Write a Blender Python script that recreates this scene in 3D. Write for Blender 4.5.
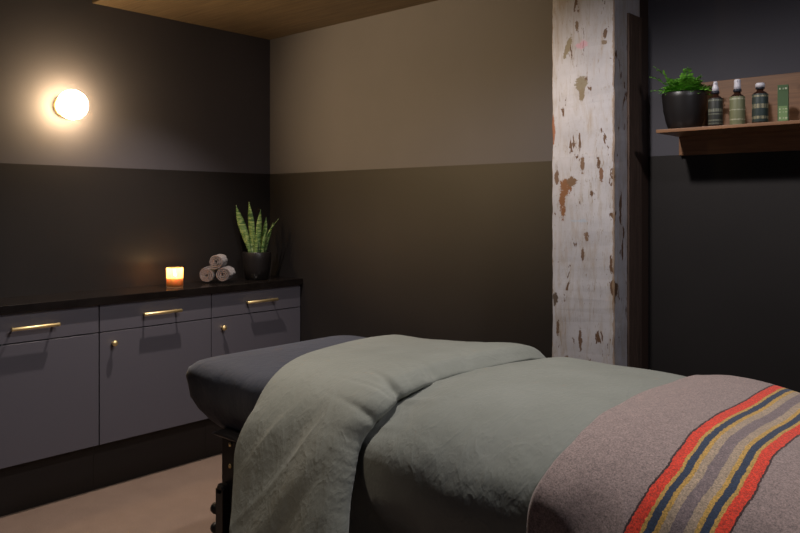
import bpy, bmesh, math, random
from mathutils import Vector, noise, Matrix
random.seed(7)
sc = bpy.context.scene
for o in list(bpy.data.objects): bpy.data.objects.remove(o)
C = sc.collection
PI = math.pi

# ------------------------------------------------------------------ camera
cam = bpy.data.cameras.new('camera'); co = bpy.data.objects.new('camera', cam); C.objects.link(co)
co.location = (3.744, -2.954, 1.354)
co.rotation_euler = (PI/2, 0, math.radians(41.97))
cam.sensor_width = 36; cam.lens = 36*756/800; cam.shift_y = -59.5/800
cam.clip_start = .05
sc.camera = co
# ------------------------------------------------------------------ world, exposure
w = bpy.data.worlds.new('world'); sc.world = w; w.use_nodes = True
bg = w.node_tree.nodes['Background']
bg.inputs[0].default_value = (.62, .70, 1.0, 1); bg.inputs[1].default_value = .030
sc.view_settings.view_transform = 'Standard'; sc.view_settings.look = 'None'
sc.view_settings.exposure = 0; sc.view_settings.gamma = 1; sc.view_settings.use_curve_mapping = False
# ------------------------------------------------------------------ lights
def spot(name, loc, aim, power, col, ang, blend, rad):
    l = bpy.data.lights.new(name, 'SPOT'); l.energy = power; l.color = col
    l.spot_size = math.radians(ang); l.spot_blend = blend; l.shadow_soft_size = rad
    o = bpy.data.objects.new(name, l); C.objects.link(o); o.location = loc
    o.rotation_euler = (Vector(aim)-Vector(loc)).to_track_quat('-Z', 'Y').to_euler()
    return o
spot('table_downlight', (2.42, -1.19, 2.37), (2.5, -1.25, .9), 63, (1, .94, .90), 164, .6, .045)
spot('foot_downlight', (3.95, -1.25, 2.37), (3.5, -1.15, .9), 38, (.94, .93, 1), 160, .8, .05)
spot('cabinet_downlight', (.68, -.97, 2.37), (.62, -.97, 0), 105, (1, .86, .76), 104, 1.0, .014)
spot('bedside_downlight', (1.75, -2.35, 2.37), (2.05, -1.64, .55), 30, (1, .83, .64), 38, 1.0, .04)
spot('warm_wall_lamp', (.35, -2.55, 2.10), (1.15, 0, 1.92), 290, (1, .70, .35), 54, .9, .09)
SCONCE = 82.0
CANDLE = 1.1

# ------------------------------------------------------------------ node helpers
def mat(name, col=(.5, .5, .5), rough=.6, metal=0, **kw):
    m = bpy.data.materials.new(name); m.use_nodes = True
    b = m.node_tree.nodes['Principled BSDF']
    b.inputs['Base Color'].default_value = (*col, 1)
    b.inputs['Roughness'].default_value = rough; b.inputs['Metallic'].default_value = metal
    for k, v in kw.items(): b.inputs[k.replace('_', ' ')].default_value = v
    return m
class N:
    def __init__(s, m): s.t = m.node_tree; s.b = s.t.nodes['Principled BSDF']; s.tc = s.t.nodes.new('ShaderNodeTexCoord')
    def n(s, t, **kw):
        x = s.t.nodes.new('ShaderNode'+t)
        for k, v in kw.items(): setattr(x, k, v)
        return x
    def l(s, a, b): s.t.links.new(a, b)
    def mapping(s, scale=(1, 1, 1), loc=(0, 0, 0), rot=(0, 0, 0), src='Object'):
        m = s.n('Mapping'); m.inputs['Scale'].default_value = scale; m.inputs['Location'].default_value = loc
        m.inputs['Rotation'].default_value = rot
        s.l(s.tc.outputs[src], m.inputs[0]); return m.outputs[0]
    def noise(s, scale, detail=4, rough=.5, vec=None, dist=0):
        x = s.n('TexNoise'); x.inputs['Scale'].default_value = scale; x.inputs['Detail'].default_value = detail
        x.inputs['Roughness'].default_value = rough; x.inputs['Distortion'].default_value = dist
        s.l(vec if vec else s.tc.outputs['Object'], x.inputs['Vector']); return x.outputs['Fac']
    def ramp(s, fac, stops, interp='LINEAR'):
        r = s.n('ValToRGB'); e = r.color_ramp; e.interpolation = interp
        while len(e.elements) > 1: e.elements.remove(e.elements[-1])
        e.elements[0].position = stops[0][0]; c0 = stops[0][1]
        e.elements[0].color = (*c0, 1) if hasattr(c0, '__len__') else (c0, c0, c0, 1)
        for p, c in stops[1:]:
            q = e.elements.new(p); q.color = (*c, 1) if hasattr(c, '__len__') else (c, c, c, 1)
        s.l(fac, r.inputs[0]); return r.outputs[0]
    def mix(s, fac, a, b, mode='MIX'):
        x = s.n('Mix', data_type='RGBA', blend_type=mode)
        for i, v in ((0, fac), (6, a), (7, b)):
            if isinstance(v, bpy.types.NodeSocket): s.l(v, x.inputs[i])
            elif i == 0: x.inputs[0].default_value = v
            else: x.inputs[i].default_value = (*v, 1)
        return x.outputs[2]
    def math(s, op, a, b=None, clamp=False):
        x = s.n('Math', operation=op, use_clamp=clamp)
        for i, v in ((0, a), (1, b)):
            if v is None: continue
            if isinstance(v, bpy.types.NodeSocket): s.l(v, x.inputs[i])
            else: x.inputs[i].default_value = v
        return x.outputs[0]
    def col(s, x): s.l(x, s.b.inputs['Base Color'])
    def rough(s, x): s.l(x, s.b.inputs['Roughness'])
    def bump(s, h, strength=.3, dist=.01, prev=None):
        x = s.n('Bump'); x.inputs['Strength'].default_value = strength; x.inputs['Distance'].default_value = dist
        s.l(h, x.inputs['Height'])
        if prev: s.l(prev, x.inputs['Normal'])
        s.l(x.outputs[0], s.b.inputs['Normal']); return x.outputs[0]

# ------------------------------------------------------------------ materials
def wall_mat():
    m = mat('two_tone_wall_paint', rough=.55); n = N(m)
    sep = n.n('SeparateXYZ'); n.l(n.n('NewGeometry').outputs['Position'], sep.inputs[0])
    up = n.math('GREATER_THAN', sep.outputs[2], 1.559)
    nz = n.noise(2.2, 5)
    hi = n.ramp(nz, [(.3, (.077, .074, .088)), (.7, (.086, .082, .097))])
    lo = n.ramp(nz, [(.3, (.018, .0158, .0155)), (.7, (.022, .0193, .0188))])
    n.col(n.mix(up, lo, hi))
    n.rough(n.ramp(up, [(0, .52), (1, .65)])); n.b.inputs['Specular IOR Level'].default_value = .22
    n.bump(n.noise(160, 3), .08, .002)
    return m
M = {}
M['wall'] = wall_mat()
def ceil_mat():
    m = mat('plywood_ceiling', rough=.6); n = N(m)
    v = n.mapping((1.2, 22, 1)); f = n.noise(3, 6, .6, v, .6)
    f2 = n.noise(1.5, 3)
    c = n.ramp(f, [(.3, (.085, .058, .034)), (.5, (.15, .105, .063)), (.72, (.21, .155, .095))])
    n.col(n.mix(n.math('MULTIPLY', f2, .5), c, (.085, .06, .037))); return m
M['ply'] = ceil_mat()
M['dark_ceiling'] = mat('dark_ceiling_paint', (.03, .027, .025), .7)
def floor_mat():
    m = mat('cork_floor', rough=.55); n = N(m)
    a = n.noise(9, 6, .65); b = n.noise(240, 3, .7)
    c = n.ramp(a, [(.3, (.215, .148, .113)), (.7, (.29, .205, .157))])
    d = n.ramp(b, [(.35, (.14, .092, .068)), (.65, (.40, .295, .235))])
    n.col(n.mix(.45, c, d)); n.bump(b, .25, .002); return m
M['floor'] = floor_mat()
def cab_mat():
    m = mat('grey_cabinet_laminate', (.110, .104, .126), .5); n = N(m)
    n.bump(n.noise(300, 2), .05, .001); return m
M['cab'] = cab_mat()
M['carcass'] = mat('dark_brown_carcass', (.010, .0062, .005), .6)
def counter_mat():
    m = mat('dark_polished_counter', rough=.16); n = N(m)
    f = n.noise(18, 6, .6)
    n.col(n.ramp(f, [(.35, (.008, .006, .0055)), (.7, (.014, .011, .010))]))
    n.rough(n.ramp(n.noise(60, 4), [(.3, .12), (.7, .22)])); return m
M['counter'] = counter_mat()
M['brass'] = mat('satin_brass', (.98, .78, .40), .48, 1)
M['black'] = mat('black_metal', (.012, .012, .013), .4)
M['blackwood'] = mat('black_stained_wood', (.012, .010, .010), .45)
M['pot'] = mat('black_ceramic', (.012, .010, .010), .38)
M['soil'] = mat('potting_soil', (.03, .02, .013), .95)
n = N(M['soil']); n.bump(n.noise(150), .8, .005)
def cloth_mat(name, c1, c2, rough, weave=900, wr=.35, sheen=.2, folds=(14, 5, 9), cre=.17):
    m = mat(name, rough=rough, Sheen_Weight=sheen); n = N(m)
    f = n.noise(7, 5); n.col(n.ramp(f, [(.3, c1), (.7, c2)]))
    v = n.mapping(folds, rot=(0, .5, .3)); f1 = n.noise(1.6, 8, .55, v, .25)
    p = n.bump(f1, wr, .018)
    def rid(sc_, vec): # creases: thin ridges where the noise crosses its middle
        a = n.math('ABSOLUTE', n.math('SUBTRACT', n.noise(sc_, 3, .5, vec, .4), .5)); return n.ramp(a, [(0, 1), (.07, .25), (.2, 0)])
    v2 = n.mapping((1.6, .8, 1.0), rot=(.2, .6, .5)); p = n.bump(rid(9, v2), cre, .006, p); p = n.bump(rid(24, v2), cre*.7, .003, p)
    n.bump(n.noise(weave, 2), .12, .001, p); return m
M['duvet'] = cloth_mat('sage_green_linen', (.228, .238, .204), (.256, .266, .232), .85, wr=.22)
M['navy'] = cloth_mat('navy_jersey', (.018, .024, .045), (.022, .028, .051), .8, wr=.22, folds=(9, 9, 9), cre=.08)
def wool_mat():
    m = mat('striped_wool', rough=.95, Sheen_Weight=.35); n = N(m)
    uv = n.n('UVMap'); sp = n.n('SeparateXYZ'); n.l(uv.outputs[0], sp.inputs[0])
    wob = n.math('MULTIPLY', n.math('SUBTRACT', n.noise(140, 3), .5), .007)
    wob2 = n.math('MULTIPLY', n.math('SUBTRACT', n.noise(9, 2), .5), .005)
    u = n.math('ADD', n.math('ADD', sp.outputs[0], wob), wob2)
    t = n.math('DIVIDE', n.math('SUBTRACT', u, .206), .162)      # 0..1 over the stripes
    red, gold, navy, tan, mv, dk = (.85, .055, .020), (.62, .37, .085), (.028, .048, .095), (.48, .36, .25), (.25, .19, .19), (.05, .02, .02)
    base = (.35, .262, .240)
    st = [(0, base), (.1, dk)]
    seq = [(0, dk), (.025, red), (.15, gold), (.19, navy), (.275, gold), (.325, tan), (.42, mv), (.56, tan), (.66, gold), (.71, navy), (.80, gold), (.845, red), (.975, dk)]
    st = [(0, base)] + [(.1+.8*p, c) for p, c in seq] + [(.9, base)]
    c = n.ramp(n.math('ADD', n.math('MULTIPLY', t, .8), .1, True), st, 'CONSTANT')
    s1 = n.noise(250, 5, .85); s2 = n.noise(70, 3, .6)
    c = n.mix(1.0, c, n.ramp(s1, [(.36, .45), (.5, 1.0), (.66, (1.65, 1.55, 1.5))]), 'MULTIPLY')
    c = n.mix(.6, c, n.ramp(s2, [(.3, .82), (.7, 1.15)]), 'MULTIPLY')
    n.col(c); p = n.bump(n.noise(6, 4), .3, .02); n.bump(s1, .5, .004, p); return m
M['wool'] = wool_mat()
def wood_mat(name, a, b, sc_=(2, 40, 40), rough=.45):
    m = mat(name, rough=rough); n = N(m)
    v = n.mapping(sc_); f = n.noise(2.2, 6, .6, v, .8)
    n.col(n.ramp(f, [(.3, a), (.7, b)])); n.bump(f, .08, .002); return m
M['walnut'] = wood_mat('reddish_shelf_wood', (.155, .068, .030), (.262, .126, .055))
M['towel'] = mat('grey_terry', rough=1, Sheen_Weight=.4); n = N(M['towel'])
n.col(n.ramp(n.noise(220, 3), [(.3, (.12, .098, .10)), (.7, (.235, .195, .197))])); n.bump(n.noise(420, 3), .9, .004)
def green(name, a, b, scale, rough=.45, tr=0):
    m = mat(name, rough=rough); n = N(m)
    n.col(n.ramp(n.noise(scale, 3, .6), [(.38, a), (.62, b)])); return m
M['fern'] = green('fern_green', (.055, .20, .018), (.22, .55, .06), 60)
def snake_mat():
    m = mat('variegated_leaf', rough=.4); n = N(m)
    v = n.mapping((12, 12, 55)); f = n.noise(1.6, 4, .6, v, 1.0)
    n.col(n.ramp(f, [(.42, (.035, .085, .022)), (.50, (.11, .20, .055)), (.64, (.32, .40, .16))])); return m
M['snake'] = snake_mat()

# old white-painted timber: paint with chips and a few stains of their own shape
def post_mat():
    m = mat('chipped_white_paint', rough=.6); n = N(m)
    pos = n.n('NewGeometry').outputs['Position']
    base = n.ramp(n.noise(5, 6, .6, pos), [(.3, (.37, .35, .365)), (.7, (.51, .485, .50))])
    vs = n.n('Mapping'); vs.inputs['Scale'].default_value = (30, 30, 5); n.l(pos, vs.inputs[0])
    grime = n.noise(1.3, 8, .7, vs.outputs[0], .7)
    c = n.mix(n.ramp(grime, [(.48, 0), (.66, .6)]), base, (.33, .25, .17))
    # fine scratches
    sv = n.n('Mapping'); sv.inputs['Scale'].default_value = (70, 70, 14); sv.inputs['Rotation'].default_value = (0, .5, 0); n.l(pos, sv.inputs[0])
    scr = n.noise(1.0, 5, .7, sv.outputs[0], 2.0)
    c = n.mix(n.ramp(scr, [(.60, 0), (.66, .8)]), c, (.24, .18, .11))
    # chips
    v2 = n.n('Mapping'); v2.inputs['Scale'].default_value = (24, 24, 9); n.l(pos, v2.inputs[0])
    chip = n.noise(1.0, 9, .62, v2.outputs[0], .5)
    chipm = n.ramp(chip, [(.605, 0), (.615, 1)])
    c = n.mix(chipm, c, (.115, .06, .032))
    sep = n.n('SeparateXYZ'); n.l(pos, sep.inputs[0])
    dn = n.noise(55, 6, .75, pos)
    def mark(x, z, rx, rz, colr, slant=0, op=1.0, y=None):
        nonlocal c
        dx = n.math('SUBTRACT', sep.outputs[0], x) if y is None else n.math('SUBTRACT', sep.outputs[1], y)
        dz = n.math('SUBTRACT', sep.outputs[2], z)
        if slant: dx = n.math('SUBTRACT', dx, n.math('MULTIPLY', dz, slant))
        a = n.math('POWER', n.math('ABSOLUTE', n.math('DIVIDE', dx, rx)), 2); b = n.math('POWER', n.math('ABSOLUTE', n.math('DIVIDE', dz, rz)), 2)
        d = n.math('ADD', n.math('ADD', a, b), n.math('MULTIPLY', n.math('SUBTRACT', dn, .5), 5.5))
        k = n.ramp(d, [(.75, op), (1.0, 0)])
        c = n.mix(k, c, colr)
    br = (.20, .085, .035)
    mark(2.306, 1.83, .026, .032, (.21, .17, .11)); mark(2.306, 1.79, .012, .03, (.20, .15, .09))
    mark(2.245, 1.985, .012, .045, (.24, .19, .12), .35)
    mark(2.236, 1.43, .026, .035, br); mark(2.222, 1.38, .013, .085, br); mark(2.262, 1.455, .02, .02, (.16, .09, .05))
    mark(2.309, 1.52, .009, .035, (.17, .10, .06)); mark(2.388, 1.475, .009, .035, (.18, .09, .05))
    mark(2.178, 1.66, .010, .06, (.26, .10, .05)); mark(2.196, 1.47, .01, .03, (.14, .08, .05))
    mark(2.31, 1.985, .028, .016, (.62, .27, .34), 0, .55); mark(2.30, 1.30, .04, .006, (.34, .42, .52), 0, .5)
    mark(2.31, 1.165, .007, .03, (.14, .08, .05)); mark(2.19, .99, .012, .03, (.10, .07, .05)); mark(2.20, .87, .008, .03, (.12, .07, .04))
    mark(2.30, .84, .008, .04, (.14, .08, .05)); mark(2.24, .75, .01, .02, (.16, .09, .05)); mark(2.34, .74, .01, .025, (.16, .09, .05))
    mark(2.285, 2.06, .008, .02, (.16, .10, .06)); mark(2.40, 1.98, .012, .01, (.20, .14, .09)); mark(2.325, 1.24, .012, .016, (.17, .10, .06))
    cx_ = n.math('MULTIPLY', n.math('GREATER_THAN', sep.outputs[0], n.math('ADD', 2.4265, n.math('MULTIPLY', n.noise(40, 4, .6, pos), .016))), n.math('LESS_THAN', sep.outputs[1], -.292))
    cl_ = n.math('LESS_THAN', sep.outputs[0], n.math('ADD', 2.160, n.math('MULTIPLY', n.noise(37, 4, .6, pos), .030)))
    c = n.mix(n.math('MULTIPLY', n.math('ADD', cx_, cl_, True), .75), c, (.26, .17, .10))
    n.col(c); p = n.bump(scr, .25, .004); n.bump(chipm, -.4, .004, p)
    return m
M['post'] = post_mat()
def oldwood():
    m = mat('old_dark_wood', rough=.75); n = N(m)
    v = n.mapping((40, 40, 3)); f = n.noise(1.5, 8, .7, v, .6)
    n.col(n.ramp(f, [(.3, (.035, .020, .013)), (.62, (.085, .050, .034)), (.8, (.22, .16, .13))])); n.bump(f, .5, .006); return m
M['oldwood'] = oldwood()
M['rear'] = mat('brown_stained_wood', (.040, .022, .015), .6)

# ------------------------------------------------------------------ mesh helpers
def link(name, me, m, parent=None, smooth=False):
    me.materials.append(m)
    o = bpy.data.objects.new(name, me); C.objects.link(o)
    if parent: o.parent = parent
    if smooth:
        for p in me.polygons: p.use_smooth = True
    return o
def obj(name, bm, m, parent=None, smooth=False, bevel=0, seg=2):
    if bevel:
        bmesh.ops.bevel(bm, geom=[e for e in bm.edges], offset=bevel, segments=seg, affect='EDGES', profile=.5)
    bmesh.ops.recalc_face_normals(bm, faces=bm.faces)
    me = bpy.data.meshes.new(name); bm.to_mesh(me); bm.free()
    return link(name, me, m, parent, smooth)
def box(x0, x1, y0, y1, z0, z1, bm=None):
    bm = bm or bmesh.new()
    vs = [bm.verts.new((x, y, z)) for z in (z0, z1) for y in (y0, y1) for x in (x0, x1)]
    for f in ((0, 2, 3, 1), (4, 5, 7, 6), (0, 1, 5, 4), (2, 6, 7, 3), (0, 4, 6, 2), (1, 3, 7, 5)): bm.faces.new([vs[i] for i in f])
    return bm
def lathe(prof, bm=None, seg=40, loc=(0, 0, 0), rot=None, cap=True):
    bm = bm or bmesh.new(); rings = []
    R = rot or Matrix.Identity(3); L = Vector(loc)
    for r, z in prof:
        if r < 1e-6: rings.append([bm.verts.new(R @ Vector((0, 0, z))+L)])
        else: rings.append([bm.verts.new(R @ Vector((r*math.cos(2*PI*i/seg), r*math.sin(2*PI*i/seg), z))+L) for i in range(seg)])
    for a, b in zip(rings, rings[1:]):
        for i in range(seg):
            j = (i+1) % seg
            if len(a) == 1 and len(b) == 1: continue
            if len(a) == 1: bm.faces.new((a[0], b[j], b[i]))
            elif len(b) == 1: bm.faces.new((a[i], a[j], b[0]))
            else: bm.faces.new((a[i], a[j], b[j], b[i]))
    if cap:
        for r in (rings[0], rings[-1]):
            if len(r) > 1: bm.faces.new(r)
    return bm
def tube(p0, p1, r, bm=None, seg=20):
    p0, p1 = Vector(p0), Vector(p1); d = p1-p0
    q = d.to_track_quat('Z', 'Y').to_matrix(); L = d.length; e = min(r*.3, L*.2)
    return lathe([(0, 0), (r-e, 0), (r, e), (r, L-e), (r-e, L), (0, L)], bm, seg, p0, q)
def tag(o, label=None, cat=None, group=None, kind=None):
    if label: o['label'] = label
    if cat: o['category'] = cat
    if group: o['group'] = group
    if kind: o['kind'] = kind
    return o
def thing(name, label, cat, loc=(0, 0, 0), group=None, rz=0):
    o = bpy.data.objects.new(name, None); C.objects.link(o); o.location = loc; o.rotation_euler = (0, 0, rz)
    o.empty_display_size = .05
    return tag(o, label, cat, group)
def struct(name, bm, m, **k): return tag(obj(name, bm, m, **k), kind='structure')

# ------------------------------------------------------------------ the room
struct('floor', box(-.1, 5.2, -4.6, .1, -.1, 0), M['floor'])
struct('wall_left', box(-.1, 0, -4.6, .1, 0, 2.5), M['wall'])
struct('wall_back', box(0, 5.2, 0, .1, 0, 2.5), M['wall'])
struct('ceiling', box(0, 5.2, -4.6, 0, 2.45, 2.55), M['dark_ceiling'])
struct('trim_1', box(0.001, 5.2, -1.139, -.001, 2.393, 2.45), M['ply'])

# ------------------------------------------------------------------ timber post
post = thing('timber_post', 'old square timber post in chipped white paint behind the massage table', 'post', (2.307, -.19, 0))
def local(o, p):   # keep world coordinates when parenting to an Empty
    p.location = p.location - o.location if o.rotation_euler.z == 0 else p.location
    return p
bm = box(2.174, 2.44, -.30, -.074, 0, 2.393)
bmesh.ops.subdivide_edges(bm, edges=[e for e in bm.edges if abs(e.verts[0].co.z-e.verts[1].co.z) > 1], cuts=90, use_grid_fill=True)
bmesh.ops.bevel(bm, geom=[e for e in bm.edges if abs(e.verts[0].co.z-e.verts[1].co.z) > .001 and abs(e.verts[0].co.x-e.verts[1].co.x) < 1e-5], offset=.004, segments=1, affect='EDGES')
for v in bm.verts:
    if v.co.y < -.25:
        k = noise.noise(Vector((v.co.x*9, v.co.z*14, 3))); v.co.x += .004*k; v.co.y += .002*noise.noise(Vector((v.co.x*20, 7, v.co.z*25)))
local(post, obj('painted_timber', bm, M['post'], post))
bm = box(2.438, 2.449, -.190, -.078, 0, 2.105)
local(post, obj('side_board', bm, M['oldwood'], post, bevel=.001))
bm = box(2.20, 2.442, -.074, -.001, 0, 2.393)
local(post, obj('rear_board', bm, M['rear'], post))

# ------------------------------------------------------------------ cabinets
CF = .294; UW = .6213
def cabinet(i, label):
    y1 = -.004-i*UW; y0 = y1-UW+.001
    t = thing('base_cabinet', label, 'cabinet', (CF/2, (y0+y1)/2, 0), 'grey cabinets along the left wall')
    P = lambda o: local(t, o)
    P(obj('carcass', box(.004, CF-.020, y0, y1, .230, .893), M['carcass'], t))
    P(obj('toe_kick', box(.004, .236, y0, y1, 0, .2295), M['carcass'], t))
    g = .0022
    d = P(obj('drawer', box(CF-.0195, CF, y0+g, y1-g, .7620, .8925), M['cab'], t, bevel=.0008, seg=1))
    yc = (y0+y1)/2+.006
    bm = tube((.330, yc-.105, .826), (.330, yc+.105, .826), .0078)
    tube((CF, yc-.088, .826), (.330, yc-.088, .826), .0048, bm); tube((CF, yc+.088, .826), (.330, yc+.088, .826), .0048, bm)
    h = obj('handle', bm, M['brass'], d, True); h.location = (0, 0, 0); tag(h, 'brass bar handle')
    q = P(obj('door', box(CF-.0195, CF, y0+g, y1-g, .2280, .7565), M['cab'], t, bevel=.0008, seg=1))
    rot = Matrix.Rotation(PI/2, 3, 'Y')
    bm = lathe([(0, 0), (.006, 0), (.005, .012), (.006, .016), (.0125, .020), (.0145, .025), (.0125, .031), (.006, .034), (0, .0345)], None, 24, (CF, y0+.065, .703), rot)
    k = obj('knob', bm, M['brass'], q, True); tag(k, 'round brass knob')
    return t
cabinet(0, 'grey base cabinet beneath the plant and towels, nearest the back corner')
cabinet(1, 'grey base cabinet with both knob and bar handle fully in view, under the candle')
cabinet(2, 'grey base cabinet cut off by the left edge of the photo, under empty counter')
ct = obj('countertop', box(.001, .314, -1.87, -.001, .8935, .930), M['counter'], bevel=.002)
tag(ct, 'dark glossy countertop running along the left wall on the grey cabinets', 'countertop')

# ------------------------------------------------------------------ wall sconce
s = thing('wall_sconce', 'round glowing opal globe lamp on the upper left wall', 'wall lamp', (0, -1.282, 1.852))
rotx = Matrix.Rotation(PI/2, 3, 'Y')
bm = lathe([(0, .0), (.052, .0), (.055, .004), (.055, .016), (.050, .020), (0, .020)], None, 48, (.0005, 0, 0), rotx)
obj('wall_plate', bm, M['brass'], s, True)
m = mat('opal_glow', (1, .95, .85), .3); b = m.node_tree.nodes['Principled BSDF']
b.inputs['Emission Color'].default_value = (1, .70, .37, 1); b.inputs['Emission Strength'].default_value = SCONCE
prof = []
for k in range(0, 25):
    a = PI*k/24; prof.append((max(.072*math.sin(a), 0), .088-.064*math.cos(a)))
prof[0] = (0, prof[0][1]); prof[-1] = (0, prof[-1][1])
obj('globe', lathe(prof, None, 48, (0.008, 0, 0), rotx), m, s, True)

# ------------------------------------------------------------------ candle
c = thing('jar_candle', 'lit candle in a straight glass jar glowing orange on the dark counter', 'candle', (.175, -.772, .930))
m = bpy.data.materials.new('frosted_glass'); m.use_nodes = True; t = m.node_tree; t.nodes.clear()
out = t.nodes.new('ShaderNodeOutputMaterial'); tr = t.nodes.new('ShaderNodeBsdfTranslucent'); tr.inputs[0].default_value = (1, .62, .33, 1)
tp = t.nodes.new('ShaderNodeBsdfTransparent'); gl = t.nodes.new('ShaderNodeBsdfGlossy'); gl.inputs['Roughness'].default_value = .15
m1 = t.nodes.new('ShaderNodeMixShader'); m1.inputs[0].default_value = .45; m2 = t.nodes.new('ShaderNodeMixShader'); m2.inputs[0].default_value = .06
t.links.new(tr.outputs[0], m1.inputs[1]); t.links.new(tp.outputs[0], m1.inputs[2]); t.links.new(m1.outputs[0], m2.inputs[1]); t.links.new(gl.outputs[0], m2.inputs[2]); t.links.new(m2.outputs[0], out.inputs[0])
obj('glass_jar', lathe([(.0, .0005), (.040, .0005), (.043, .004), (.0435, .012), (.0435, .103), (.0415, .104), (.0405, .102), (.0405, .012), (0, .010)], None, 48, cap=False), m, c, True)
wax = mat('warm_wax', (.97, .74, .52), .5, Subsurface_Weight=1.0, Subsurface_Radius=(.06, .03, .012), Subsurface_Scale=.8)
obj('wax', lathe([(0, .0125), (.0395, .0125), (.0395, .050), (.036, .0485), (0, .047)], None, 40), wax, c, True)
obj('wick', tube((0, 0, .047), (.001, 0, .060), .0012), M['black'], c)
fl = mat('flame', (1, .7, .3)); b = fl.node_tree.nodes['Principled BSDF']; b.inputs['Emission Color'].default_value = (1, .62, .22, 1); b.inputs['Emission Strength'].default_value = 60
obj('flame', lathe([(0, .055), (.004, .060), (.0055, .067), (.004, .078), (.0015, .088), (0, .092)], None, 16), fl, c, True)
l = bpy.data.lights.new('candle_light', 'POINT'); l.energy = CANDLE; l.color = (1, .62, .28); l.shadow_soft_size = .006
lo = bpy.data.objects.new('candle_light', l); C.objects.link(lo); lo.location = (.175, -.772, .930+.098)

# ------------------------------------------------------------------ rolled towels
def towel_mesh():
    # wound-up strip: centreline spiral, thickness th, length along +Y (face at y=0)
    r0, r1, turns, th, L = .006, .0395, 3.2, .0076, .135
    n_ = 150; m_ = 12; me = bmesh.new(); rows = []
    def prof(t):
        a = t*turns*2*PI; r = r0+(r1-r0)*t; return a, r
    def ringpts(y, k, t):
        a, r = prof(t); edge = 1 if k in (0, m_) else 0
        wv = .0018*noise.noise(Vector((a*2.2, y*40, 1)))
        return a, r+wv
    for k in range(m_+1):
        y = L*k/m_; yy = y
        outer, inner = [], []
        for i in range(n_+1):
            t = i/n_; a, r = ringpts(y, k, t)
            h = th*.5*(1 if 0 < k < m_ else .55)
            dy = (.004*noise.noise(Vector((a, 3.1, k*.1))) if k in (0, m_) else 0)+(.003 if k == 0 else 0)*0
            outer.append(me.verts.new((-(r+h)*math.cos(a), y+dy, (r+h)*math.sin(a))))
            inner.append(me.verts.new((-(r-h)*math.cos(a), y+dy, (r-h)*math.sin(a))))
        rows.append((outer, inner))
    for k in range(m_):
        for i in range(n_):
            (o0, i0), (o1, i1) = rows[k], rows[k+1]
            me.faces.new((o0[i], o0[i+1], o1[i+1], o1[i])); me.faces.new((i0[i+1], i0[i], i1[i], i1[i+1]))
        for i in (0, n_):
            me.faces.new((rows[k][0][i], rows[k+1][0][i], rows[k+1][1][i], rows[k][1][i]))
    for k in (0, m_):
        o_, i_ = rows[k]
        for i in range(n_): me.faces.new((o_[i], i_[i], i_[i+1], o_[i+1]))
    return me
tw = obj('rolled_towel', towel_mesh(), M['towel'], None, True)
R0 = .0440
ax = math.radians(42)  # axis from +Y towards -X
px_, py_ = math.cos(ax), math.sin(ax)
bx_, by_ = .155, -.562
tl = [(bx_, by_, .934+R0, 0, 'grey rolled towel at the bottom left of the little pyramid'),
      (bx_+.0895*px_, by_+.0895*py_, .934+R0, 2.0, 'grey rolled towel at the bottom right of the pyramid, nearest the plant pot'),
      (bx_+.0445*px_+.006, by_+.0445*py_, .930+R0+.0768, 4.4, 'grey rolled towel resting on top of the two others')]
for i, (x, y, z, spin, lab) in enumerate(tl):
    o = tw if i == 0 else tw.copy()
    if i: C.objects.link(o)
    o.location = (x, y, z); o.rotation_mode = 'QUATERNION'
    o.rotation_quaternion = (Matrix.Rotation(ax, 4, 'Z') @ Matrix.Rotation(spin, 4, 'Y')).to_quaternion()
    tag(o, lab, 'towel', 'rolled towels on the counter')

# ------------------------------------------------------------------ snake plant
sp = thing('potted_snake_plant', 'snake plant with mottled upright leaves in a dark pot in the corner', 'plant', (.150, -.215, .930))
obj('pot', lathe([(0, 0), (.058, 0), (.066, .004), (.078, .06), (.083, .12), (.083, .158), (.081, .162), (.077, .160), (.077, .12), (0, .118)], None, 48), M['pot'], sp, True)
obj('soil', lathe([(0, .120), (.0765, .120), (.0765, .147), (.04, .150), (0, .152)], None, 32), M['soil'], sp, True)
Rv = Vector((.7435, .6687, 0)); Fv = Vector((-.6687, .7435, 0))
def snake_leaf(base, tip, wmax, curve, roll):
    bm = bmesh.new(); n_ = 18; rows = []
    b = Vector(base); tpv = Vector(tip); d = (tpv-b); side = (Rv*math.cos(roll)+Fv*math.sin(roll)).normalized()
    nrm = d.cross(side).normalized()
    for i in range(n_+1):
        t = i/n_; w_ = wmax*(.62+.5*t-.12*t*t)*(1-t**5)**.8*(1 if t < .6 else (1-((t-.6)/.4)**2*.8)) ; w_ = max(w_, .0006)
        p = b+d*t+nrm*curve*math.sin(t*PI)*.5+Rv*curve*(t*t-t)
        row = []
        for k in range(5):
            u = (k-2)/2; row.append(bm.verts.new(p+side*u*w_*.5+nrm*(.006*u*u*(w_/wmax))))
        rows.append(row)
    for a, c_ in zip(rows, rows[1:]):
        for k in range(4): bm.faces.new((a[k], a[k+1], c_[k+1], c_[k]))
    o = obj('leaf', bm, M['snake'], sp, True)
    md = o.modifiers.new('thickness', 'SOLIDIFY'); md.thickness = .003; md.offset = 0
def rl(r, f, z): v = Rv*r+Fv*f; return (v.x, v.y, z)
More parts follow.
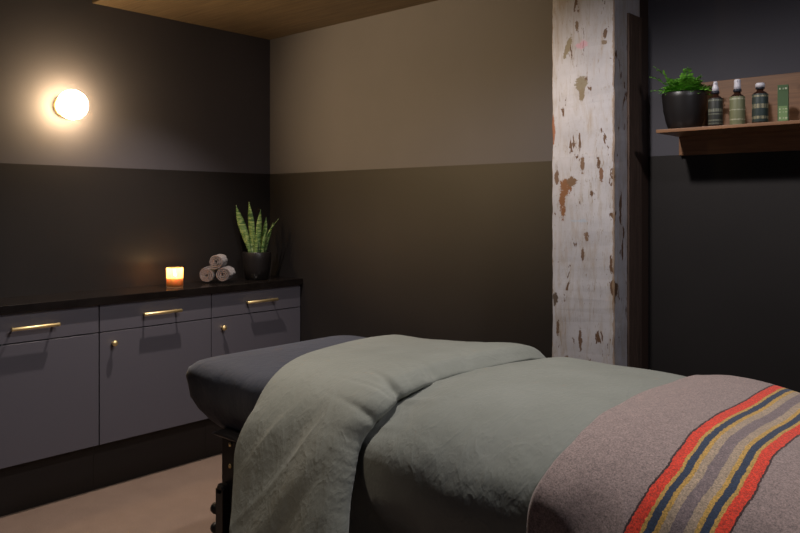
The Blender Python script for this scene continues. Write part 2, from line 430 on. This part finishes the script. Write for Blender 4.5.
for base, tip, w_, cv, ro in (
    ((-.020, -.01, .14), (-.118, -.02, .435), .044, .02, .25), ((-.022, .01, .14), (-.046, .0, .455), .040, -.012, -.3),
    ((.012, -.015, .14), (.026, -.02, .41), .034, .012, .35), ((.02, .02, .14), (.052, .02, .365), .034, .0, -.5),
    ((.030, .0, .14), (.125, .01, .355), .017, .025, .9), ((-.030, -.03, .14), (-.055, -.045, .30), .024, .0, .5),
    ((-.004, -.03, .14), (.004, -.045, .27), .026, .006, -.5), ((.035, -.02, .14), (.060, -.02, .29), .026, .0, .8),
    ((-.012, .025, .14), (-.030, .03, .30), .032, .0, 0), ((.038, .03, .14), (.09, .035, .33), .016, .012, .2)):
    snake_leaf(rl(*base), rl(*tip), w_*1.22, cv, ro)

# ------------------------------------------------------------------ shelf on the back wall
sh = thing('wall_shelf', 'reddish wooden wall shelf with backboard holding bottles and a fern', 'shelf', (3.0, -.12, 1.632))
local(sh, obj('shelf_board', box(2.575, 3.75, -.235, -.021, 1.628, 1.640), M['walnut'], sh, bevel=.0015))
local(sh, obj('backboard', box(2.575, 3.75, -.020, -.0005, 1.556, 1.832), M['walnut'], sh, bevel=.0015))
ZS = 1.6405
pg = obj('peg', lathe([(0, 0), (.006, 0), (.006, .018), (.0085, .020), (.0085, .026), (0, .028)], None, 16, (3.026, -.02, 1.788), Matrix.Rotation(PI/2, 3, 'X')), mat('white_plastic', (.8, .78, .75), .4), sh, True)
local(sh, pg); tag(pg, 'small white peg')

# fern
fp = thing('potted_fern', 'bushy bright green fern in a black pot at the left end of the shelf', 'plant', (2.638, -.125, ZS))
prof = [(0, 0), (.052, 0), (.056, .003), (.066, .03), (.075, .075), (.080, .12), (.081, .137), (.079, .1405), (.075, .139), (.073, .11), (0, .108)]
obj('pot', lathe(prof, None, 48), M['pot'], fp, True)
obj('soil', lathe([(0, .110), (.0725, .110), (.074, .126), (.03, .131), (0, .132)], None, 32), M['soil'], fp, True)
def frond(dirv, length, up, droop, seed):
    rnd = random.Random(seed); bm = bmesh.new(); d = Vector(dirv).normalized(); side = d.cross(Vector((0, 0, 1))).normalized()
    n_ = 15; prev = None
    pts = []
    for i in range(n_+1):
        t = i/n_; pts.append(d*length*t+Vector((0, 0, up*math.sin(min(t*1.3, 1.5))-droop*t*t)))
    for i in range(n_):   # stalk
        a, b = pts[i], pts[i+1]; w_ = .0010
        vs = [bm.verts.new(p+side*s_*w_+Vector((0, 0, q))) for p in (a, b) for s_, q in ((-1, 0), (0, .0015), (1, 0))]
        bm.faces.new((vs[0], vs[1], vs[4], vs[3])); bm.faces.new((vs[1], vs[2], vs[5], vs[4]))
    for i in range(3, n_+1):
        t = i/n_; p = pts[i]
        ll = .024*math.sin(PI*min(1, .15+t*.92))**.7+.003; ll *= rnd.uniform(.8, 1.15)
        tang = (pts[min(i+1, n_)]-pts[i-1]).normalized()
        for s_ in (-1, 1):
            dd = (side*s_+tang*.45+Vector((0, 0, rnd.uniform(-.35, .45)))).normalized()
            nn = dd.cross(tang).normalized(); ww = tang*ll*.28
            vs = [bm.verts.new(q) for q in (p, p+dd*ll*.4+ww, p+dd*ll*.85+ww*.7+nn*.001, p+dd*ll, p+dd*ll*.85-ww*.7, p+dd*ll*.4-ww)]
            bm.faces.new(vs)
    o = obj('frond', bm, M['fern'], fp); o.location = (d.x*.018*rnd.random(), d.y*.018*rnd.random(), .128)
for i in range(70):
    a = i*2.399963+.4; q = (i+.5)/70
    ln = .028+.062*math.sqrt(q)*random.uniform(.8, 1.1); up = .085*(1-q*.75)*random.uniform(.75, 1.15)
    dv = (math.cos(a), math.sin(a), 0)
    ln = min(ln, .085) if dv[1] > .3 else ln
    frond(dv, ln, up, .022*q, i)
for a, ln, up, dr in ((200, .11, .095, .01), (188, .12, .045, .012), (215, .10, .12, .0), (170, .085, .09, 0), (20, .10, .05, .02), (345, .105, .04, .03), (300, .06, .10, 0)):
    a = math.radians(a); frond((math.cos(a), math.sin(a), 0), ln, up, dr, int(ln*1000+up*500))

# bottles
def label_mat(name, base, ink, z0, z1, extra=None):
    """label paper with small printed rows"""
    m = mat(name, base, .5); n = N(m)
    sep = n.n('SeparateXYZ'); n.l(n.tc.outputs['Object'], sep.inputs[0])
    z = sep.outputs[2]; c = None
    v = n.mapping((900, 900, 0.001)); f = n.noise(1.0, 2, .5, v)
    glyph = n.math('GREATER_THAN', f, .5)
    cc = (*base, 1); col_ = None
    tot = None
    for a, b in extra:
        k = n.math('MULTIPLY', n.math('GREATER_THAN', z, a), n.math('LESS_THAN', z, b))
        tot = k if tot is None else n.math('ADD', tot, k)
    n.col(n.mix(n.math('MULTIPLY', n.math('MULTIPLY', tot, glyph), .75), base, ink)); return m
amber = mat('dark_amber_glass', (.030, .012, .008), .12); amber.node_tree.nodes['Principled BSDF'].inputs['Coat Weight'].default_value = .5
white = mat('white_pump_plastic', (.62, .60, .66), .4)
navy_pl = mat('dark_collar_plastic', (.02, .022, .035), .4)
rowsA = [(.094, .099), (.045, .049), (.055, .066), (.012, .015), (.022, .027)]
def bottle(x, y, label, top, labm, hb, r, labz):
    t = thing('spray_bottle' if top != 'cap' else 'capped_bottle', label, 'bottle', (x, y, ZS), None, math.radians(15))
    obj('bottle_body', lathe([(0, 0), (r-.003, 0), (r, .003), (r, hb-.008), (r-.004, hb-.001), (.011, hb+.006), (.0105, hb+.012), (0, hb+.012)], None, 32), amber, t, True)
    obj('bottle_label', lathe([(r+.0004, labz[0]), (r+.0006, labz[0]+.001), (r+.0006, labz[1]-.001), (r+.0004, labz[1])], None, 32, cap=False), labm, t, True)
    z = hb+.0125
    if top == 'cap':
        obj('collar', lathe([(0, z), (.014, z), (.014, z+.006), (0, z+.006)], None, 24), navy_pl, t, True)
        tag(obj('cap', lathe([(0, z+.0062), (.0155, z+.0062), (.0155, z+.018), (.013, z+.021), (0, z+.0215)], None, 24), white, t, True), 'pale screw cap')
    else:
        obj('collar', lathe([(0, z), (.0135, z), (.0135, z+.009), (0, z+.009)], None, 24), navy_pl, t, True)
        z += .0092
        e = .004 if top == 'pump' else 0
        bm = lathe([(0, z), (.0115, z), (.0115, z+.012), (.0085+e*.6, z+.020), (.0070+e, z+.031), (.0060+e, z+.035), (0, z+.036)], None, 24)
        tube((0, 0, z+.028), (0, -.013, z+.028), .0028, bm, 12)
        tag(obj('spray_head', bm, white, t, True), 'white spray head')
    return t
YB = -.165
labA = label_mat('dark_printed_label', (.020, .022, .018), (.26, .27, .20), 0, 0, rowsA)
labB = label_mat('olive_printed_label', (.15, .155, .080), (.62, .60, .45), 0, 0, [(.092, .097), (.020, .024), (.055, .058)])
labC = label_mat('dark_green_printed_label', (.018, .032, .030), (.42, .37, .22), 0, 0, [(.094, .100), (.055, .070), (.018, .028)])
bottle(2.766, YB, 'dark bottle with slim white spray head, next to the fern', 'spray', labA, .109, .0245, (.008, .104))
bottle(2.842, YB, 'olive green labelled bottle with a wider white pump head on the shelf', 'pump', labB, .108, .0250, (.004, .103))
bottle(2.918, YB, 'dark bottle with a low pale cap and no spray head, on the shelf', 'cap', labC, .110, .0255, (.008, .105))
bx = thing('carton', 'slim upright green carton at the right end of the row of bottles', 'box', (2.992, YB, ZS), None, math.radians(12))
gm = mat('green_card', (.055, .105, .040), .6)
obj('carton_body', box(-.0165, .0165, -.0165, .0165, 0, .128), gm, bx, bevel=.0008)
pm = label_mat('printed_panel', (.16, .25, .10), (.6, .6, .42), 0, 0, [(.044, .048), (.034, .037), (.012, .018)])
obj('printed_panel', box(-.0135, .0135, -.0172, -.0166, .006, .056), pm, bx)
pw = label_mat('title_strip', (.055, .105, .040), (.62, .66, .50), 0, 0, [(.112, .118)])
obj('title_strip', box(-.012, .012, -.0172, -.0166, .109, .121), pw, bx)

# ------------------------------------------------------------------ massage table
mt = thing('massage_table', 'massage table with a thick navy padded top on black legs', 'massage table', (2.6, -1.13, 0))
def sm(a, b, x): t = max(0, min(1, (x-a)/(b-a))); return t*t*(3-2*t)
def pad():
    X0, X1, Y0, Y1 = 1.420, 3.64, -1.525, -.735
    lev = [(.600, .13), (.606, .10), (.630, .070), (.665, .038), (.705, .015), (.745, .003), (.775, 0), (.800, .008), (.818, .030), (.828, .062), (.833, .11), (.836, .2)]
    bm = bmesh.new(); rings = []
    for z, ins in lev:
        x0, x1, y0, y1 = X0+ins*.95, X1-ins, Y0+ins*.72, Y1-ins*.72; r = .075; pts = []
        for cx, cy, a0 in ((x1-r, y1-r, 0), (x0+r, y1-r, 90), (x0+r, y0+r, 180), (x1-r, y0+r, 270)):
            for k in range(9):
                a = math.radians(a0+90*k/8); pts.append(Vector((cx+r*math.cos(a), cy+r*math.sin(a), z)))
        full = []
        for i, p in enumerate(pts):
            q = pts[(i+1) % len(pts)]; L = (q-p).length; nn = 26 if L > .3 else 1
            if 8 == i % 9: nn = 70 if abs(q.x-p.x) > abs(q.y-p.y) else 26
            for k in range(nn): full.append(p.lerp(q, k/nn))
        rr = []
        for p in full:
            c_ = Vector(((X0+X1)/2, (Y0+Y1)/2, p.z)); k = noise.noise(Vector((p.x*7, p.y*7, p.z*16)))
            k2 = noise.noise(Vector((p.x*22, p.y*22, p.z*5)))
            side = math.exp(-((p.z-.73)/.07)**2)
            o_ = Vector((p.x-c_.x, p.y-c_.y, 0)); 
            nx = -1 if p.x < X0+.2 else 0; ny = -1 if p.y < Y0+.15 else (1 if p.y > Y1-.15 else 0)
            rr.append(bm.verts.new(p+Vector((nx, ny, 0))*(.008*k+.003*k2)*side+Vector((0, .030 if p.y < Y0+.3 else (-.02 if p.y > Y1-.3 else 0), -.014))*sm(2.0, 2.3, p.x)))
        rings.append(rr)
    m_ = len(rings[0])
    for a, b in zip(rings, rings[1:]):
        for i in range(m_): bm.faces.new((a[i], a[(i+1) % m_], b[(i+1) % m_], b[i]))
    bm.faces.new(rings[0]); bm.faces.new(rings[-1])
    return bm
local(mt, obj('padded_top', pad(), M['navy'], mt, True))
bm = box(1.60, 3.50, -1.435, -1.385, .50, .592); box(1.60, 3.50, -.86, -.825, .50, .592, bm)
box(1.60, 1.635, -1.40, -.86, .50, .592, bm); box(3.465, 3.5, -1.40, -.86, .50, .592, bm); box(1.57, 3.53, -1.44, -.82, .592, .606, bm)
local(mt, obj('frame', bm, M['blackwood'], mt))
for sx, x in ((-1, 1.612), (1, 3.40)):
    for sy, y in ((-1, -1.475), (1, -.785)):
        if sx > 0: y -= .055*sy
        y0, y1 = (y, y+.035) if sy < 0 else (y-.035, y)
        yo = y if sy < 0 else y
        lg = local(mt, obj('leg', box(x, x+.085, y0, y1, .12, .605), M['blackwood'], mt, bevel=.004))
        # extension slat beside the upper leg, round at its top
        bm = box(x+.010, x+.048, y0-.030 if sy < 0 else y1, y0-.001 if sy < 0 else y1+.030, .0, .425)
        tube((x+.029, (y0-.030) if sy < 0 else y1, .425), (x+.029, (y0-.001) if sy < 0 else y1+.030, .425), .019, bm)
        obj('leg_extension', bm, M['black'], lg)
        yy = (y0-.0155) if sy < 0 else (y1+.0155)
        for zz in (.350, .285):
            obj('leg_knob', lathe([(0, 0), (.006, 0), (.006, .008), (.017, .011), (.019, .018), (.017, .028), (.010, .031), (0, .031)], None, 20, (x+.010, yy, zz), Matrix.Rotation(-PI/2, 3, 'Y')), M['black'], lg, True)
        for zz in (.572, .500):
            obj('bolt', tube((x+.05, y0 if sy < 0 else y1, zz), (x+.05, (y0-.004) if sy < 0 else y1+.004, zz), .007), M['brass'], lg, True)
# cross rail between the head legs, and end caps under the pad corners
local(mt, obj('cross_rail', box(1.62, 3.47, -1.468, -1.450, .43, .505), M['blackwood'], mt))
local(mt, obj('cross_rail', box(1.60, 1.63, -1.44, -.82, .40, .48), M['blackwood'], mt))
capm = mat('dark_vinyl', (.028, .026, .03), .4)
bm = bmesh.new(); rings = []
for i in range(13):
    u = i/12; x = 1.600+.150*u; h = .012*math.sin(PI*u)**.5+.002; zc = .604+.002*math.sin(PI*u)
    rings.append([bm.verts.new((x, -1.468+.040*math.cos(a), zc+h*math.sin(a))) for a in [2*PI*k/12 for k in range(12)]])
for a, b in zip(rings, rings[1:]):
    for i in range(12): bm.faces.new((a[i], a[(i+1) % 12], b[(i+1) % 12], b[i]))
bm.faces.new(rings[0]); bm.faces.new(rings[-1])
local(mt, obj('corner_bumper', bm, capm, mt, True))

# ------------------------------------------------------------------ bedding
def cr(P, t):  # Catmull-Rom through list of tuples, t in 0..len-1
    i = min(int(t), len(P)-2); f = t-i
    p0, p1, p2, p3 = P[max(i-1, 0)], P[i], P[i+1], P[min(i+2, len(P)-1)]
    return [.5*((2*b)+(-a+c_)*f+(2*a-5*b+4*c_-d)*f*f+(-a+3*b-3*c_+d)*f**3) for a, b, c_, d in zip(p0, p1, p2, p3)]
# y, z, left edge x, right edge x of the turned-down band
BAND = [(-.610, .30, 1.72, 2.42), (-.640, .55, 1.73, 2.42), (-.675, .74, 1.75, 2.415), (-.715, .812, 1.765, 2.405), (-.80, .842, 1.785, 2.405), (-1.0, .853, 1.805, 2.405),
        (-1.25, .855, 1.875, 2.402), (-1.42, .848, 1.938, 2.415), (-1.525, .815, 1.972, 2.415), (-1.585, .745, 1.978, 2.390), (-1.632, .640, 1.972, 2.402),
        (-1.68, .50, 2.022, 2.435), (-1.73, .35, 2.065, 2.475), (-1.77, .20, 2.09, 2.51)]
MAIN = [(-.68, .30), (-.69, .55), (-.69, .72), (-.72, .795), (-.80, .836), (-1.0, .854), (-1.25, .857), (-1.40, .842), (-1.505, .800), (-1.570, .728), (-1.582, .640),
        (-1.525, .53), (-1.495, .36), (-1.490, .20)]
def sm(a, b, x): t = max(0, min(1, (x-a)/(b-a))); return t*t*(3-2*t)
def prof(v, k):   # point and outward normal, k=0 band, 1 main
    def P(v):
        a = cr(BAND, v); b = cr(MAIN, v); return Vector((a[0]+(b[0]-a[0])*k, a[1]+(b[1]-a[1])*k))
    v0, v1 = max(v-.03, 0), min(v+.03, 13)
    d = (P(v1)-P(v0)).normalized(); return P(v), Vector((d.y, -d.x))
NZ = lambda *a: noise.noise(Vector(a))
def ridge(a): return 1-min(1, abs(a)*2.4)
def wrinkle(x, y, z, v, top):
    """cloth relief in metres"""
    side = sm(8.0, 9.4, v)
    h = .003*NZ(x*5, y*5, z*5+4)+.0010*NZ(x*13, y*13, z*13)
    if top:   # band: long diagonal folds running down towards the head end
        u = (x-2.0)*.82-(z-.6)*.57; w_ = (x-2.0)*.57+(z-.6)*.82
        h += side*(.024*NZ(u*10, w_*1.8, 5)+.010*max(0, ridge(NZ(u*9+4, w_*1.7, 9)))*1.0)
        h += (1-side)*(.0025*NZ(x*6+y*5, y*3-x*2, 2)+.0015*NZ(x*16, y*5, 8))
    else:
        q = sm(7.3, 8.6, v)
        h += q*(.004*NZ(x*7, v*1.2, 3)+.0012*NZ(x*16+z*9, v*3, 6))
        h += (1-q)*.006*NZ(x*4, y*4, 12)
        # soft vertical gathers low on the side
        lo = sm(9.6, 11, v); h += lo*(.030*NZ((x-.45*z)*10, z*1.2, 7))
        h += .016*math.exp(-((v-9.0)/.9)**2)*(.6+.4*NZ(x*3, 5, 5))
    return h
def sag(x): return .012*sm(2.9, 3.5, x)
def duvet():
    bm = bmesh.new(); nj = 330; cols = []
    nA, nB = 300, 190
    for j in range(nj+1):
        v = 13*j/nj; _, _, xL, xR = cr(BAND, v)
        xR += .006*NZ(v*1.3, 1, 1)+.0015*NZ(v*7, 2, 2)
        pinch = sum(math.exp(-((v-c_)/.14)**2)*a for c_, a in ((6.3, .007), (7.4, .013), (8.3, .005), (5.4, .005)))
        xR -= pinch
        colm = []
        # bottom sheet from the foot to the fold
        for i in range(nA+1):
            t = i/nA; x = 3.68+(xL-3.68)*(1-(1-t)**1.0)
            k = sm(xR-.22, xR-.02, x); p, nn = prof(v, k)
            bulge = .030*sm(xR-.03, xR+.13, x)*(1-.25*sm(2.7, 3.2, x))+pinch*.25*math.exp(-((x-xR-.03)/.03)**2)
            bulge *= 1-.9*sm(2.88, 3.05, x)
            h = .006+bulge+(1-sm(2.90, 3.05, x))*(wrinkle(x, p[0], p[1], v, False)*sm(xR-.05, xR+.05, x) if x > xR-.05 else 0)
            if x < xR-.05: h = .004
            colm.append((x, p, nn, h))
        TH = .034-.018*(1-sm(4.5, 7.5, v))
        for i in range(1, 9):     # round fold at the head
            a = PI*i/9; p, nn = prof(v, 0); colm.append((xL-.020*math.sin(a), p, nn, .004+TH*(1-math.cos(a))/2))
        for i in range(nB+1):
            t = i/nB; x = xL+(xR-xL)*t; p, nn = prof(v, 0); d = xR-x
            puff = TH*(1 if d > .06 else (max(0, 1-((.06-d)/.06)**2.6))**.5*.92+.08)
            puff += (.006+.016*(1-sm(4.5, 7.5, v)))*sm(1.85, 2.30, x)*sm(.0, .05, d)
            puff += .008*math.exp(-((d-.10)/.09)**2)
            h = .004+puff+wrinkle(x, p[0], p[1], v, True)*sm(.01, .15, d)
            cs = sum(a*math.exp(-((v-c_+d*k_)/.07)**2) for c_, k_, a in ((6.3, 2.0, 1), (6.55, 3.2, .6), (7.4, 2.4, 1), (7.65, .6, .7), (8.3, 1.2, .6), (5.6, 3.0, .5), (7.0, 4.0, .4)))
            h -= .0075*cs*math.exp(-(d/.13)**2)*sm(0, .02, d)
            pk = math.exp(-(d/.09)**2); h -= pinch*.55*pk; h += pk*.0015*NZ(v*4, d*8, 3)
            colm.append((x, p, nn, h))
        for i in range(1, 5):
            p, nn = prof(v, 0); colm.append((xR-.010*i, p, nn, .010-.001*i))
        cols.append([bm.verts.new((x, p[0]+nn[0]*h, p[1]+nn[1]*h-sag(x))) for x, p, nn, h in colm])
    for a, b in zip(cols, cols[1:]):
        for i in range(len(a)-1): bm.faces.new((a[i], b[i], b[i+1], a[i+1]))
    return bm
dv = obj('duvet', duvet(), M['duvet'], None, True)
tag(dv, 'sage green linen duvet with its top edge turned down on the massage table', 'duvet')

def blanket():
    bm = bmesh.new(); nj, ni = 240, 200; uvl = bm.loops.layers.uv.new('UVMap'); cols = []
    XL = [(2.90,), (2.91,), (2.92,), (2.925,), (2.93,), (2.935,), (2.935,), (2.938,), (2.938,), (2.915,), (2.908,), (2.902,), (2.898,), (2.89,)]
    for j in range(nj+1):
        v = .8+11.9*j/nj; xl = cr(XL, v)[0]+.004*NZ(v*2, 8, 8); row = []
        for i in range(ni+1):
            u = .83*(i/ni)**1.15; x = xl+u
            a = cr(BAND, v); b = cr(MAIN, v)
            kk = .45
            p, nn = prof(v, kk)
            side = sm(8.2, 9.6, v)
            h = .040+.010*sm(0, .10, u)-.028*sm(.05, .45, u)
            h += .006*NZ(x*5, p[0]*5, p[1]*5)+.005*NZ(x*2.3, v*.9, 4)
            h += side*(.016*ridge(NZ((x+.4*p[1])*6.5, v*.55, 3.3))+.012*NZ((x+.5*p[1])*9, v*.8, 1))
            h += .022*math.exp(-((v-9)/1.0)**2)
            if u < .012: h -= .010*(1-u/.012)**2
            row.append((bm.verts.new((x, p[0]+nn[0]*h, p[1]+nn[1]*h-sag(x))), u))
        cols.append(row)
    for j, (a, b) in enumerate(zip(cols, cols[1:])):
        for i in range(ni):
            q = (a[i], a[i+1], b[i+1], b[i]); f = bm.faces.new([w_[0] for w_ in q])
            for l_, w_ in zip(f.loops, q): l_[uvl].uv = (w_[1], j/nj)
    return bm
bl = obj('blanket', blanket(), M['wool'], None, True)
md = bl.modifiers.new('thickness', 'SOLIDIFY'); md.thickness = .007; md.offset = -1
tag(bl, 'heathered mauve wool blanket with red, gold and navy stripes over the foot end', 'blanket')
